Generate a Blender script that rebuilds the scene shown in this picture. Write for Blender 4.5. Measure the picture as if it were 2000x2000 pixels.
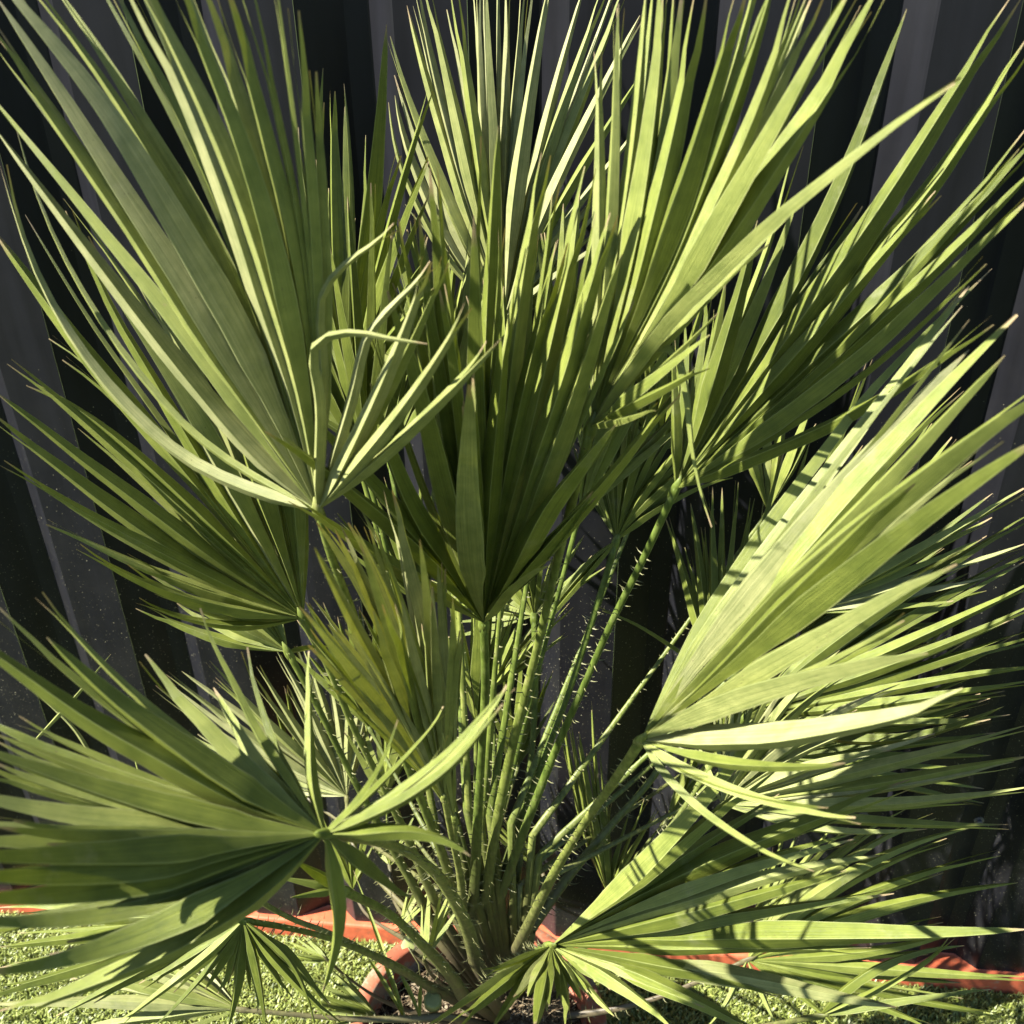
import bpy, bmesh, math, random
import numpy as np
from mathutils import Vector, Matrix, noise
random.seed(7); rng = np.random.default_rng(7)
scene = bpy.context.scene
for o in list(bpy.data.objects): bpy.data.objects.remove(o)
COL = scene.collection

# ------------------------------------------------------------------ camera, light, exposure
EYE = Vector((0.0, -1.3, 1.89))
FPX = 2080.0                                   # focal length in pixels of the 2000 px photograph
CM = Matrix(((0.99509153, -0.04253109, 0.08935292),
             (0.09808791, 0.54343725, -0.83369942),
             (-0.01309956, 0.83837168, 0.54494159)))
cam = bpy.data.cameras.new('camera'); cam_ob = bpy.data.objects.new('camera', cam); COL.objects.link(cam_ob)
cam_ob.matrix_world = Matrix.Translation(EYE) @ CM.to_4x4()
cam.sensor_width = 36.0; cam.lens = 36.0 * FPX / 2000.0
cam.clip_start = 0.02; cam.clip_end = 200.0
cam.dof.use_dof = True; cam.dof.focus_distance = 1.15; cam.dof.aperture_fstop = 11.0
scene.camera = cam_ob

SUN_AZ, SUN_EL = math.radians(71.0), math.radians(43.0)   # azimuth: degrees to the left of the fence's normal
SUN_DIR = Vector((-math.sin(SUN_AZ) * math.cos(SUN_EL), -math.cos(SUN_AZ) * math.cos(SUN_EL), math.sin(SUN_EL)))
world = bpy.data.worlds.new('World'); scene.world = world; world.use_nodes = True
wn = world.node_tree.nodes; wn.clear()
sky = wn.new('ShaderNodeTexSky'); sky.sky_type = 'NISHITA'; sky.sun_disc = False
sky.air_density = .75; sky.dust_density = .3
sky.sun_elevation = SUN_EL
sky.sun_rotation = math.atan2(SUN_DIR.x, SUN_DIR.y)
bg = wn.new('ShaderNodeBackground'); bg.inputs['Strength'].default_value = 0.05
wo = wn.new('ShaderNodeOutputWorld')
world.node_tree.links.new(sky.outputs[0], bg.inputs[0]); world.node_tree.links.new(bg.outputs[0], wo.inputs[0])
sl = bpy.data.lights.new('sun', 'SUN'); sl.energy = 5.0; sl.angle = math.radians(0.5); sl.color = (1.0, 0.955, 0.88)
so = bpy.data.objects.new('sun', sl); COL.objects.link(so)
so.rotation_euler = SUN_DIR.to_track_quat('Z', 'Y').to_euler(); so.location = (-2, -2, 4)
scene.view_settings.view_transform = 'Standard'; scene.view_settings.look = 'None'
scene.view_settings.gamma = 1.0; scene.view_settings.use_curve_mapping = False
scene.view_settings.exposure = 2.05
scene.render.engine = 'CYCLES'
scene.cycles.max_bounces = 8; scene.cycles.transmission_bounces = 6

# ------------------------------------------------------------------ helpers
def at(px, py, Y):
    """the place on the sight line of a photograph point at depth Y (the fence stands at Y = 0)"""
    r = CM @ Vector((px - 1000.0, -(py - 1000.0), -FPX))
    return EYE + r * ((Y - EYE.y) / r.y)
def at_z(px, py, z):
    r = CM @ Vector((px - 1000.0, -(py - 1000.0), -FPX))
    return EYE + r * ((z - EYE.z) / r.z)
def px_of(p):
    q = CM.transposed() @ (Vector(p) - EYE)
    return (1000 + FPX * q.x / -q.z, 1000 - FPX * q.y / -q.z)

def link(name, me, parent=None, mats=(), smooth=False, **props):
    o = bpy.data.objects.new(name, me); COL.objects.link(o)
    for m in mats:
        if m.name not in [x.name for x in me.materials if x]: me.materials.append(m)
    if smooth: me.polygons.foreach_set('use_smooth', [True] * len(me.polygons))
    if parent: o.parent = parent
    for k, v in props.items(): o[k] = v
    return o
def empty(name, loc, **props):
    o = bpy.data.objects.new(name, None); COL.objects.link(o); o.location = loc
    o.empty_display_size = 0.05
    for k, v in props.items(): o[k] = v
    return o

class MB:
    """collects verts / faces / per-corner uv / per-vertex tint"""
    def __init__(s): s.v = []; s.f = []; s.uv = []; s.t = []; s.m = []
    def add(s, verts, faces, uvs=None, tint=0.5, mi=0):
        b = len(s.v); s.v += [tuple(x) for x in verts]
        s.t += [tint] * len(verts)
        uvs = uvs or [(0.0, 0.0)] * len(verts)
        for f in faces:
            s.f.append(tuple(b + i for i in f)); s.m.append(mi)
            s.uv += [uvs[i] for i in f]
    def mesh(s, name, origin=None):
        me = bpy.data.meshes.new(name)
        if origin is not None:
            o = Vector(origin); s.v = [(x - o.x, y - o.y, z - o.z) for x, y, z in s.v]
        me.from_pydata(s.v, [], s.f); me.update()
        uvl = me.uv_layers.new(name='UVMap')
        uvl.data.foreach_set('uv', [c for p in s.uv for c in p])
        a = me.attributes.new('tint', 'FLOAT', 'POINT'); a.data.foreach_set('value', s.t)
        me.polygons.foreach_set('material_index', s.m)
        return me

def tube(mb, pts, rads, n=8, flat=1.0, up=None, tint=.5, cap=True, vlen=None):
    """swept elliptical tube; flat scales the second axis"""
    N = len(pts); rings = []; prev = None
    for i, p in enumerate(pts):
        d = (pts[min(i + 1, N - 1)] - pts[max(i - 1, 0)]).normalized()
        s = d.cross(up if up is not None else Vector((0, -.8, .6)))
        if s.length < 1e-4: s = prev or Vector((1, 0, 0))
        s.normalize(); prev = s; w = s.cross(d).normalized()
        rings.append([p + s * math.cos(2 * math.pi * k / n) * rads[i] + w * math.sin(2 * math.pi * k / n) * rads[i] * flat for k in range(n)])
    V = [v for r in rings for v in r]; F = []; UV = []
    for i in range(N):
        for k in range(n): UV.append((k / n, i / (N - 1)))
    for i in range(N - 1):
        for k in range(n):
            F.append((i * n + k, i * n + (k + 1) % n, (i + 1) * n + (k + 1) % n, (i + 1) * n + k))
    if cap: F.append(tuple(range(n))[::-1]); F.append(tuple((N - 1) * n + k for k in range(n)))
    mb.add(V, F, UV, tint)

def catmull(P, n, bias=1.0):
    """n points along a smooth curve through P (sequence of tuples)"""
    P = [np.array(p, float) for p in P]
    if len(P) == 2: P = [P[0], P[0] * .5 + P[1] * .5, P[1]]
    seg = [np.linalg.norm(P[i + 1] - P[i]) ** .5 + 1e-6 for i in range(len(P) - 1)]
    T = np.r_[0, np.cumsum(seg)]
    Q = [2 * P[0] - P[1]] + P + [2 * P[-1] - P[-2]]
    fine = []
    for i in range(len(P) - 1):
        a, b, c, d = Q[i:i + 4]
        for k in range(12):
            u = k / 12
            fine.append(.5 * ((2 * b) + (-a + c) * u + (2 * a - 5 * b + 4 * c - d) * u * u + (-a + 3 * b - 3 * c + d) * u ** 3))
    fine.append(P[-1]); fine = np.array(fine)
    L = np.r_[0, np.cumsum(np.linalg.norm(np.diff(fine, axis=0), axis=1))]; L /= L[-1]
    t = np.linspace(0, 1, n) ** bias
    return np.stack([np.interp(t, L, fine[:, j]) for j in range(fine.shape[1])], 1), t

# ------------------------------------------------------------------ materials
def new_mat(name):
    m = bpy.data.materials.new(name); m.use_nodes = True; nt = m.node_tree; nt.nodes.clear()
    out = nt.nodes.new('ShaderNodeOutputMaterial'); return m, nt, out
def nd(nt, t, **kw):
    n = nt.nodes.new(t)
    for k, v in kw.items():
        if k in n.inputs.keys(): n.inputs[k].default_value = v
        else: setattr(n, k, v)
    return n
def ramp(nt, fac, stops):
    r = nt.nodes.new('ShaderNodeValToRGB'); e = r.color_ramp.elements
    while len(e) < len(stops): e.new(.5)
    for i, (p, c) in enumerate(stops): e[i].position = p; e[i].color = (*c, 1) if len(c) == 3 else c
    nt.links.new(fac, r.inputs[0]); return r.outputs[0]
def mixc(nt, fac, a, b, mode='MIX'):
    m = nt.nodes.new('ShaderNodeMix'); m.data_type = 'RGBA'; m.blend_type = mode
    for sock, v in ((m.inputs[0], fac), (m.inputs[6], a), (m.inputs[7], b)):
        if hasattr(v, 'links') or isinstance(v, bpy.types.NodeSocket): nt.links.new(v, sock)
        else: sock.default_value = v if not isinstance(v, tuple) else (*v, 1)
    return m.outputs[2]
def math_(nt, op, a, b=None, c=None):
    m = nt.nodes.new('ShaderNodeMath'); m.operation = op
    for i, v in enumerate((a, b, c)):
        if v is None: continue
        if isinstance(v, bpy.types.NodeSocket): nt.links.new(v, m.inputs[i])
        else: m.inputs[i].default_value = v
    return m.outputs[0]

def leaf_material():
    m, nt, out = new_mat('palm_leaf'); L = nt.links
    uv = nd(nt, 'ShaderNodeUVMap'); sep = nd(nt, 'ShaderNodeSeparateXYZ'); L.new(uv.outputs[0], sep.inputs[0])
    u, v = sep.outputs[0], sep.outputs[1]
    tint = nd(nt, 'ShaderNodeAttribute', attribute_name='tint').outputs['Fac']
    geo = nd(nt, 'ShaderNodeNewGeometry')
    base = ramp(nt, tint, [(0, (.086, .108, .014)), (.45, (.148, .179, .027)), (.8, (.213, .240, .062)), (1, (.26, .268, .12))])
    # mottling
    n1 = nd(nt, 'ShaderNodeTexNoise', Scale=46.0, Detail=5.0, Roughness=.6); L.new(geo.outputs['Position'], n1.inputs['Vector'])
    mott = ramp(nt, n1.outputs[0], [(.3, (.72, .76, .68)), (.7, (1.22, 1.18, 1.2))])
    base = mixc(nt, 1.0, base, mott, 'MULTIPLY')
    # long fine veins running with the leaflet
    cmb = nd(nt, 'ShaderNodeCombineXYZ'); L.new(math_(nt, 'MULTIPLY', u, 15.0), cmb.inputs[0]); L.new(math_(nt, 'MULTIPLY', v, 2.2), cmb.inputs[1]); L.new(tint, cmb.inputs[2])
    n2 = nd(nt, 'ShaderNodeTexNoise', Scale=1.6, Detail=4.0, Roughness=.65); L.new(cmb.outputs[0], n2.inputs['Vector'])
    vein = ramp(nt, n2.outputs[0], [(.38, (.56, .62, .5)), (.6, (1.22, 1.18, 1.2))])
    base = mixc(nt, .65, base, vein, 'MULTIPLY')
    # pale greyish bloom in patches
    n3 = nd(nt, 'ShaderNodeTexNoise', Scale=13.0, Detail=6.0, Roughness=.7); L.new(geo.outputs['Position'], n3.inputs['Vector'])
    dust = ramp(nt, n3.outputs[0], [(.6, (0, 0, 0)), (.76, (.42, .42, .42))])
    base = mixc(nt, dust, base, (.30, .29, .19))
    # little dark freckles
    n4 = nd(nt, 'ShaderNodeTexVoronoi', Scale=260.0); L.new(geo.outputs['Position'], n4.inputs['Vector'])
    frk = ramp(nt, n4.outputs['Distance'], [(.08, (1, 1, 1)), (.14, (0, 0, 0))])
    n5 = nd(nt, 'ShaderNodeTexNoise', Scale=30.0); L.new(geo.outputs['Position'], n5.inputs['Vector'])
    msk = ramp(nt, n5.outputs[0], [(.54, (0, 0, 0)), (.62, (1, 1, 1))])
    base = mixc(nt, mixc(nt, 1.0, frk, msk, 'MULTIPLY'), base, (.09, .07, .03))
    n8 = nd(nt, 'ShaderNodeTexNoise', Scale=24.0, Detail=7.0, Roughness=.75); L.new(geo.outputs['Position'], n8.inputs['Vector'])
    base = mixc(nt, ramp(nt, n8.outputs[0], [(.665, (0, 0, 0)), (.72, (.75, .75, .75))]), base, (.20, .155, .075))
    # midrib line and pale edge
    au = math_(nt, 'ABSOLUTE', u)
    rib = ramp(nt, au, [(.02, (1, 1, 1)), (.07, (0, 0, 0))])
    base = mixc(nt, math_(nt, 'MULTIPLY', rib, .55), base, (.30, .33, .12))
    edge = ramp(nt, au, [(.93, (0, 0, 0)), (.985, (1, 1, 1))])
    base = mixc(nt, math_(nt, 'MULTIPLY', edge, .45), base, (.28, .29, .13))
    # dry tip
    n6 = nd(nt, 'ShaderNodeTexNoise', Scale=60.0); L.new(geo.outputs['Position'], n6.inputs['Vector'])
    tipf = ramp(nt, math_(nt, 'ADD', v, math_(nt, 'MULTIPLY', math_(nt, 'SUBTRACT', math_(nt, 'ADD', n6.outputs[0], math_(nt, 'FRACT', math_(nt, 'MULTIPLY', tint, 37.0))), 1.0), .055)), [(.945, (0, 0, 0)), (.985, (1, 1, 1))])
    base = mixc(nt, tipf, base, (.25, .19, .10))
    p = nd(nt, 'ShaderNodeBsdfPrincipled', Roughness=.5); p.inputs['Specular IOR Level'].default_value = .4
    L.new(base, p.inputs['Base Color'])
    bmp = nd(nt, 'ShaderNodeBump', Strength=.5, Distance=.0014); L.new(n2.outputs[0], bmp.inputs['Height']); L.new(bmp.outputs[0], p.inputs['Normal'])
    tr = nd(nt, 'ShaderNodeBsdfTranslucent'); tc = mixc(nt, 1.0, base, (1.6, 1.6, .35), 'MULTIPLY'); L.new(tc, tr.inputs[0])
    mx = nd(nt, 'ShaderNodeMixShader'); mx.inputs[0].default_value = .08
    L.new(p.outputs[0], mx.inputs[1]); L.new(tr.outputs[0], mx.inputs[2]); L.new(mx.outputs[0], out.inputs[0])
    return m
LEAF = leaf_material()

def simple(name, stops, scale=40.0, rough=.6, spec=.3, bump=.3, bdist=.002, detail=6.0, stretch=None):
    m, nt, out = new_mat(name); L = nt.links
    geo = nd(nt, 'ShaderNodeNewGeometry'); vec = geo.outputs['Position']
    if stretch:
        mp = nd(nt, 'ShaderNodeMapping'); mp.inputs['Scale'].default_value = stretch; L.new(vec, mp.inputs[0]); vec = mp.outputs[0]
    n = nd(nt, 'ShaderNodeTexNoise', Scale=scale, Detail=detail, Roughness=.65); L.new(vec, n.inputs['Vector'])
    c = ramp(nt, n.outputs[0], stops)
    p = nd(nt, 'ShaderNodeBsdfPrincipled', Roughness=rough); p.inputs['Specular IOR Level'].default_value = spec
    L.new(c, p.inputs['Base Color'])
    b = nd(nt, 'ShaderNodeBump', Strength=bump, Distance=bdist); L.new(n.outputs[0], b.inputs['Height']); L.new(b.outputs[0], p.inputs['Normal'])
    L.new(p.outputs[0], out.inputs[0]); return m
STALK = simple('palm_stalk', [(.3, (.075, .105, .016)), (.55, (.125, .160, .030)), (.75, (.20, .21, .08))], 70, .5, .35)
def stalk_material():
    m = STALK; nt = m.node_tree; L = nt.links
    p = [n for n in nt.nodes if n.type == 'BSDF_PRINCIPLED'][0]; src = p.inputs['Base Color'].links[0].from_socket
    geo = nd(nt, 'ShaderNodeNewGeometry'); sep = nd(nt, 'ShaderNodeSeparateXYZ'); L.new(geo.outputs['Position'], sep.inputs[0])
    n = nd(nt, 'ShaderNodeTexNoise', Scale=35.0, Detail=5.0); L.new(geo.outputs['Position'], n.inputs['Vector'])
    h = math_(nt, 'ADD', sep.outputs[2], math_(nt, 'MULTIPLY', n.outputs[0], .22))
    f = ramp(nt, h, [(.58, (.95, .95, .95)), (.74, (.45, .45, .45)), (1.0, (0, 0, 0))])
    tint = nd(nt, 'ShaderNodeAttribute', attribute_name='tint').outputs['Fac']
    hue = ramp(nt, tint, [(0, (.62, .72, .60)), (.5, (.95, .95, .9)), (1, (1.35, 1.2, 1.5))])
    src = mixc(nt, 1.0, src, hue, 'MULTIPLY')
    mp = nd(nt, 'ShaderNodeMapping'); mp.inputs['Scale'].default_value = (220, 220, 9); L.new(geo.outputs['Position'], mp.inputs[0])
    st = nd(nt, 'ShaderNodeTexNoise', Scale=1.0, Detail=4.0); L.new(mp.outputs[0], st.inputs['Vector'])
    src = mixc(nt, 1.0, src, ramp(nt, st.outputs[0], [(.35, (.6, .62, .55)), (.65, (1.25, 1.2, 1.2))]), 'MULTIPLY')
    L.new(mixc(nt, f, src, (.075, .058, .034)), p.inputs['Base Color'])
    # brown scars and freckles
    v = nd(nt, 'ShaderNodeTexVoronoi', Scale=150.0); L.new(geo.outputs['Position'], v.inputs['Vector'])
    sc = ramp(nt, v.outputs['Distance'], [(.10, (1, 1, 1)), (.2, (0, 0, 0))])
    m2 = ramp(nt, n.outputs[0], [(.47, (0, 0, 0)), (.55, (.9, .9, .9))])
    L.new(mixc(nt, mixc(nt, 1.0, sc, m2, 'MULTIPLY'), p.inputs['Base Color'].links[0].from_socket, (.05, .035, .015)), p.inputs['Base Color'])
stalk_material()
THORN = simple('palm_thorn', [(.35, (.05, .045, .02)), (.5, (.15, .15, .06)), (.65, (.27, .26, .15))], 60, .55)
FIBRE = simple('dry_fibre', [(.34, (.03, .02, .012)), (.5, (.11, .08, .045)), (.68, (.36, .31, .21))], 90, .8, .1)
BARK = simple('fibrous_trunk', [(.3, (.035, .022, .014)), (.55, (.12, .09, .055)), (.75, (.27, .23, .16))], 60, .9, .1, .8, .006)
SOIL = simple('potting_soil', [(.35, (.008, .005, .004)), (.55, (.028, .018, .012)), (.72, (.12, .095, .065))], 90, .95, .05, 1.0, .01)
POT = simple('terracotta_plastic', [(.40, (.24, .07, .035)), (.52, (.33, .12, .065)), (.58, (.22, .18, .12)), (.8, (.30, .26, .18))], 22, .6, .3, .3, .002)
BROWNIE = simple('cut_stub', [(.3, (.10, .13, .04)), (.7, (.2, .22, .09))], 40, .7)

def fence_material():
    m, nt, out = new_mat('anthracite_painted_steel'); L = nt.links
    geo = nd(nt, 'ShaderNodeNewGeometry'); pos = geo.outputs['Position']
    sep = nd(nt, 'ShaderNodeSeparateXYZ'); L.new(pos, sep.inputs[0]); z = sep.outputs[2]
    low = ramp(nt, math_(nt, 'DIVIDE', z, 1.9), [(0, (1, 1, 1)), (.25, (.75, .75, .75)), (.55, (.35, .35, .35)), (.85, (.08, .08, .08))])
    mp = nd(nt, 'ShaderNodeMapping'); mp.inputs['Scale'].default_value = (30, 30, 1.6); L.new(pos, mp.inputs[0])
    ns = nd(nt, 'ShaderNodeTexNoise', Scale=1.0, Detail=5.0, Roughness=.6); L.new(mp.outputs[0], ns.inputs['Vector'])
    col = ramp(nt, ns.outputs[0], [(.3, (.0062, .0064, .0078)), (.7, (.0104, .0108, .0138))])
    film = nd(nt, 'ShaderNodeTexNoise', Scale=9.0, Detail=8.0, Roughness=.7); L.new(pos, film.inputs['Vector'])
    ff = ramp(nt, film.outputs[0], [(.42, (0, 0, 0)), (.75, (.12, .12, .12))])
    col = mixc(nt, mixc(nt, 1.0, ff, low, 'MULTIPLY'), col, (.11, .105, .08))
    def specks(scale, rad, thr, amt):
        v = nd(nt, 'ShaderNodeTexVoronoi', Scale=scale); v.inputs['Randomness'].default_value = 1.0
        w = nd(nt, 'ShaderNodeTexNoise', Scale=scale * .9); L.new(pos, w.inputs['Vector'])
        vv = nd(nt, 'ShaderNodeVectorMath', operation='MULTIPLY_ADD'); L.new(w.outputs['Color'], vv.inputs[0]); vv.inputs[1].default_value = (.004,) * 3; L.new(pos, vv.inputs[2])
        L.new(vv.outputs[0], v.inputs['Vector'])
        d = ramp(nt, v.outputs['Distance'], [(rad * .5, (1, 1, 1)), (rad, (0, 0, 0))])
        sc = nd(nt, 'ShaderNodeSeparateColor'); L.new(v.outputs['Color'], sc.inputs[0])
        pick = math_(nt, 'GREATER_THAN', math_(nt, 'MULTIPLY', sc.outputs[0], math_(nt, 'ADD', low, .25)), thr)
        return math_(nt, 'MULTIPLY', math_(nt, 'MULTIPLY', d, pick), amt)
    s1 = specks(125, .13, .56, .8); s2 = specks(260, .20, .50, .4); s3 = specks(52, .045, .40, .9)
    s = math_(nt, 'MAXIMUM', math_(nt, 'MAXIMUM', s1, s2), s3)
    col = mixc(nt, s, col, (.36, .34, .22))
    p = nd(nt, 'ShaderNodeBsdfPrincipled'); p.inputs['Specular IOR Level'].default_value = .20
    L.new(col, p.inputs['Base Color'])
    L.new(math_(nt, 'ADD', math_(nt, 'MULTIPLY', film.outputs[0], .25), math_(nt, 'ADD', math_(nt, 'MULTIPLY', s, .4), .24)), p.inputs['Roughness'])
    b = nd(nt, 'ShaderNodeBump', Strength=.12, Distance=.002); L.new(ns.outputs[0], b.inputs['Height']); L.new(b.outputs[0], p.inputs['Normal'])
    L.new(p.outputs[0], out.inputs[0]); return m
STEEL = fence_material()
RAIL = simple('orange_painted_rail', [(.33, (.30, .10, .05)), (.45, (.46, .105, .045)), (.62, (.52, .13, .06)), (.75, (.40, .24, .15))], 55, .5, .35, .3, .001)
SCREW = simple('screw_head', [(.4, (.05, .05, .055)), (.7, (.12, .12, .12))], 60, .35, .6)

def turf_material(name, lo, mid, hi):
    m, nt, out = new_mat(name); L = nt.links
    tint = nd(nt, 'ShaderNodeAttribute', attribute_name='tint').outputs['Fac']
    c = ramp(nt, tint, [(0, lo), (.5, mid), (1, hi)])
    p = nd(nt, 'ShaderNodeBsdfPrincipled', Roughness=.45); L.new(c, p.inputs['Base Color'])
    L.new(p.outputs[0], out.inputs[0]); return m
TURF = turf_material('turf_blade', (.035, .052, .006), (.165, .205, .035), (.37, .41, .115))
GROUND = simple('turf_backing', [(.35, (.01, .018, .006)), (.5, (.05, .07, .02)), (.65, (.16, .19, .07))], 420, .9, .1, 1.0, .006, 3)

# ------------------------------------------------------------------ ground
me = bpy.data.meshes.new('lawn')
me.from_pydata([(-60, -60, 0), (60, -60, 0), (60, 60, 0), (-60, 60, 0)], [], [(0, 1, 2, 3)])
link('lawn', me, mats=[GROUND], kind='structure')

def turf_blades():
    def area(x0, x1, y0, y1, step):
        nx, ny = int((x1 - x0) / step), int((y1 - y0) / step)
        gx, gy = np.meshgrid(np.arange(nx), np.arange(ny))
        x = x0 + (gx.ravel() + rng.random(nx * ny)) * step; y = y0 + (gy.ravel() + rng.random(nx * ny)) * step
        return np.stack([x, y], 1)
    P = np.concatenate([area(-1.35, 1.35, -.34, -.016, .0031), area(-1.9, 1.9, -1.0, -.34, .0075)])
    d = np.hypot(P[:, 0] + .17, P[:, 1] + .35); P = P[d > .17]
    n = len(P); a = rng.random(n) * 2 * np.pi; h = .006 + .011 * rng.random(n); lean = .004 + .014 * rng.random(n); w = .0008 + .0007 * rng.random(n)
    dx, dy = np.cos(a), np.sin(a); sx, sy = -dy, dx
    tw = rng.random(n) * .8 - .4; sx2 = sx * np.cos(tw) + dx * np.sin(tw); sy2 = sy * np.cos(tw) + dy * np.sin(tw)
    V = np.empty((n, 5, 3), np.float32)
    z0 = np.zeros(n)
    V[:, 0] = np.stack([P[:, 0] - sx * w, P[:, 1] - sy * w, z0], 1); V[:, 1] = np.stack([P[:, 0] + sx * w, P[:, 1] + sy * w, z0], 1)
    mx, my = P[:, 0] + dx * lean * .4, P[:, 1] + dy * lean * .4
    V[:, 2] = np.stack([mx + sx2 * w, my + sy2 * w, h * .7], 1); V[:, 3] = np.stack([mx - sx2 * w, my - sy2 * w, h * .7], 1)
    V[:, 4] = np.stack([P[:, 0] + dx * lean, P[:, 1] + dy * lean, h * (.75 + .25 * rng.random(n))], 1)
    me = bpy.data.meshes.new('grass')
    me.vertices.add(n * 5); me.vertices.foreach_set('co', V.ravel())
    b = (np.arange(n) * 5)[:, None]
    loops = np.concatenate([b + np.array([[0, 1, 2, 3]]), b + np.array([[3, 2, 4]])], 1).ravel()
    me.loops.add(n * 7); me.loops.foreach_set('vertex_index', loops.astype(np.int32))
    me.polygons.add(n * 2)
    ls = np.stack([np.arange(n) * 7, np.arange(n) * 7 + 4], 1).ravel(); me.polygons.foreach_set('loop_start', ls.astype(np.int32))
    me.update(calc_edges=True); me.validate()
    t = me.attributes.new('tint', 'FLOAT', 'POINT'); t.data.foreach_set('value', np.repeat(np.clip(rng.beta(2.2, 2.0, n), 0, 1), 5).astype(np.float32))
    link('grass', me, mats=[TURF], kind='stuff', label='short artificial turf between the fence and the pot', category='turf')
turf_blades()

# ------------------------------------------------------------------ fence
fence = empty('metal_fence', (0, 0, 0), label='dark anthracite corrugated steel fence on an orange rail behind the palm', category='fence')
PER, C0 = .2, .018
PROF = [(0, 0), (.0015, .0012), (.049, .0285), (.052, .030), (.080, .030), (.083, .0285), (.1135, .0015), (.116, 0), (.200, 0)]
def panel_mesh():
    V = []; F = []
    zs = [.051, .6, 1.2, 1.8, 2.3]
    pr = PROF[1:] + [(PER + .0012, 0.0)]
    pr = [(0.0012, 0.0)] + PROF[1:-1] + [(.2008, 0.0)]
    for z in zs:
        for x, y in pr: V.append((x, y, z))
    n = len(pr)
    for j in range(len(zs) - 1):
        for i in range(n - 1): F.append((j * n + i, j * n + i + 1, (j + 1) * n + i + 1, (j + 1) * n + i))
    me = bpy.data.meshes.new('panel'); me.from_pydata(V, [], F); me.update(); me.materials.append(STEEL); return me
pm = panel_mesh()
# give the sheet its own thickness with a back skin
def thicken(me, t=.0007):
    bm = bmesh.new(); bm.from_mesh(me)
    bmesh.ops.solidify(bm, geom=bm.faces[:], thickness=-t); bm.to_mesh(me); bm.free()
thicken(pm)
for k in range(-12, 12):
    o = bpy.data.objects.new('panel', pm); COL.objects.link(o); o.parent = fence; o.location = (C0 + PER * k, .001 * (k % 2) * .2, 0)
# rail
mb = MB()
def boxm(mb, x0, x1, y0, y1, z0, z1):
    mb.add([(x0, y0, z0), (x1, y0, z0), (x1, y1, z0), (x0, y1, z0), (x0, y0, z1), (x1, y0, z1), (x1, y1, z1), (x0, y1, z1)],
           [(0, 3, 2, 1), (4, 5, 6, 7), (0, 1, 5, 4), (1, 2, 6, 5), (2, 3, 7, 6), (3, 0, 4, 7)])
# the rail is an angled steel channel: top flange with a rounded nose
nose = [(.06, .0), (.06, .049), (-.007, .049), (-.0105, .0475), (-.012, .044), (-.012, .0)]
V = [(x, y, z) for x in (-2.4, 2.4) for (y, z) in nose]; n = len(nose)
mb.add(V, [(i, (i + 1) % n, n + (i + 1) % n, n + i) for i in range(n)] + [tuple(range(n))[::-1], tuple(range(n, 2 * n))])
rail = link('bottom_rail', mb.mesh('bottom_rail'), fence, [RAIL])
def screw(px, py, Y=-.001):
    p = at(px, py, Y); mb = MB()
    seg = 10
    def ring(r, y): return [(math.cos(2 * math.pi * k / seg) * r, y, math.sin(2 * math.pi * k / seg) * r) for k in range(seg)]
    R = [ring(.0085, 0), ring(.0085, -.0015), ring(.0045, -.0018), ring(.0045, -.006), ring(.0036, -.0068)]
    V = [v for r in R for v in r]; F = [(i * seg + k, (i + 1) * seg + k, (i + 1) * seg + (k + 1) % seg, i * seg + (k + 1) % seg) for i in range(4) for k in range(seg)]
    F.append(tuple(4 * seg + k for k in range(seg))); mb.add(V, F)
    o = link('screw', mb.mesh('screw'), fence, [SCREW]); o.location = p
screw(222, 1499); screw(1912, 1602); screw(1686, 1592)

# ------------------------------------------------------------------ pot
PC = Vector((-.17, -.35)); PZ = .30
def lathe(name, prof, seg, mat, parent=None, jitter=0, loc=(0, 0, 0), **pr):
    mb = MB(); V = []; F = []
    for r, z in prof:
        for k in range(seg):
            a = 2 * math.pi * k / seg; V.append((r * math.cos(a), r * math.sin(a), z))
    for i in range(len(prof) - 1):
        for k in range(seg): F.append((i * seg + k, i * seg + (k + 1) % seg, (i + 1) * seg + (k + 1) % seg, (i + 1) * seg + k))
    mb.add(V, F)
    o = link(name, mb.mesh(name), parent, [mat], True, **pr); o.location = loc; return o
pot = empty('plant_pot', (PC.x, PC.y, 0.0), label='round orange plastic plant pot with dusty rolled rim holding the fan palm', category='plant pot')
lathe('pot_wall', [(.135, .0), (.14, .002), (.186, .262), (.176, .262), (.13, .01), (.0, .01)], 64, POT, pot)
lathe('rim', [(.184, .255), (.199, .256), (.2035, .260), (.2042, .282), (.205, .297), (.2035, .3), (.182, .3), (.1795, .297), (.178, .285), (.176, .255)], 72, POT, pot)
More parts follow.
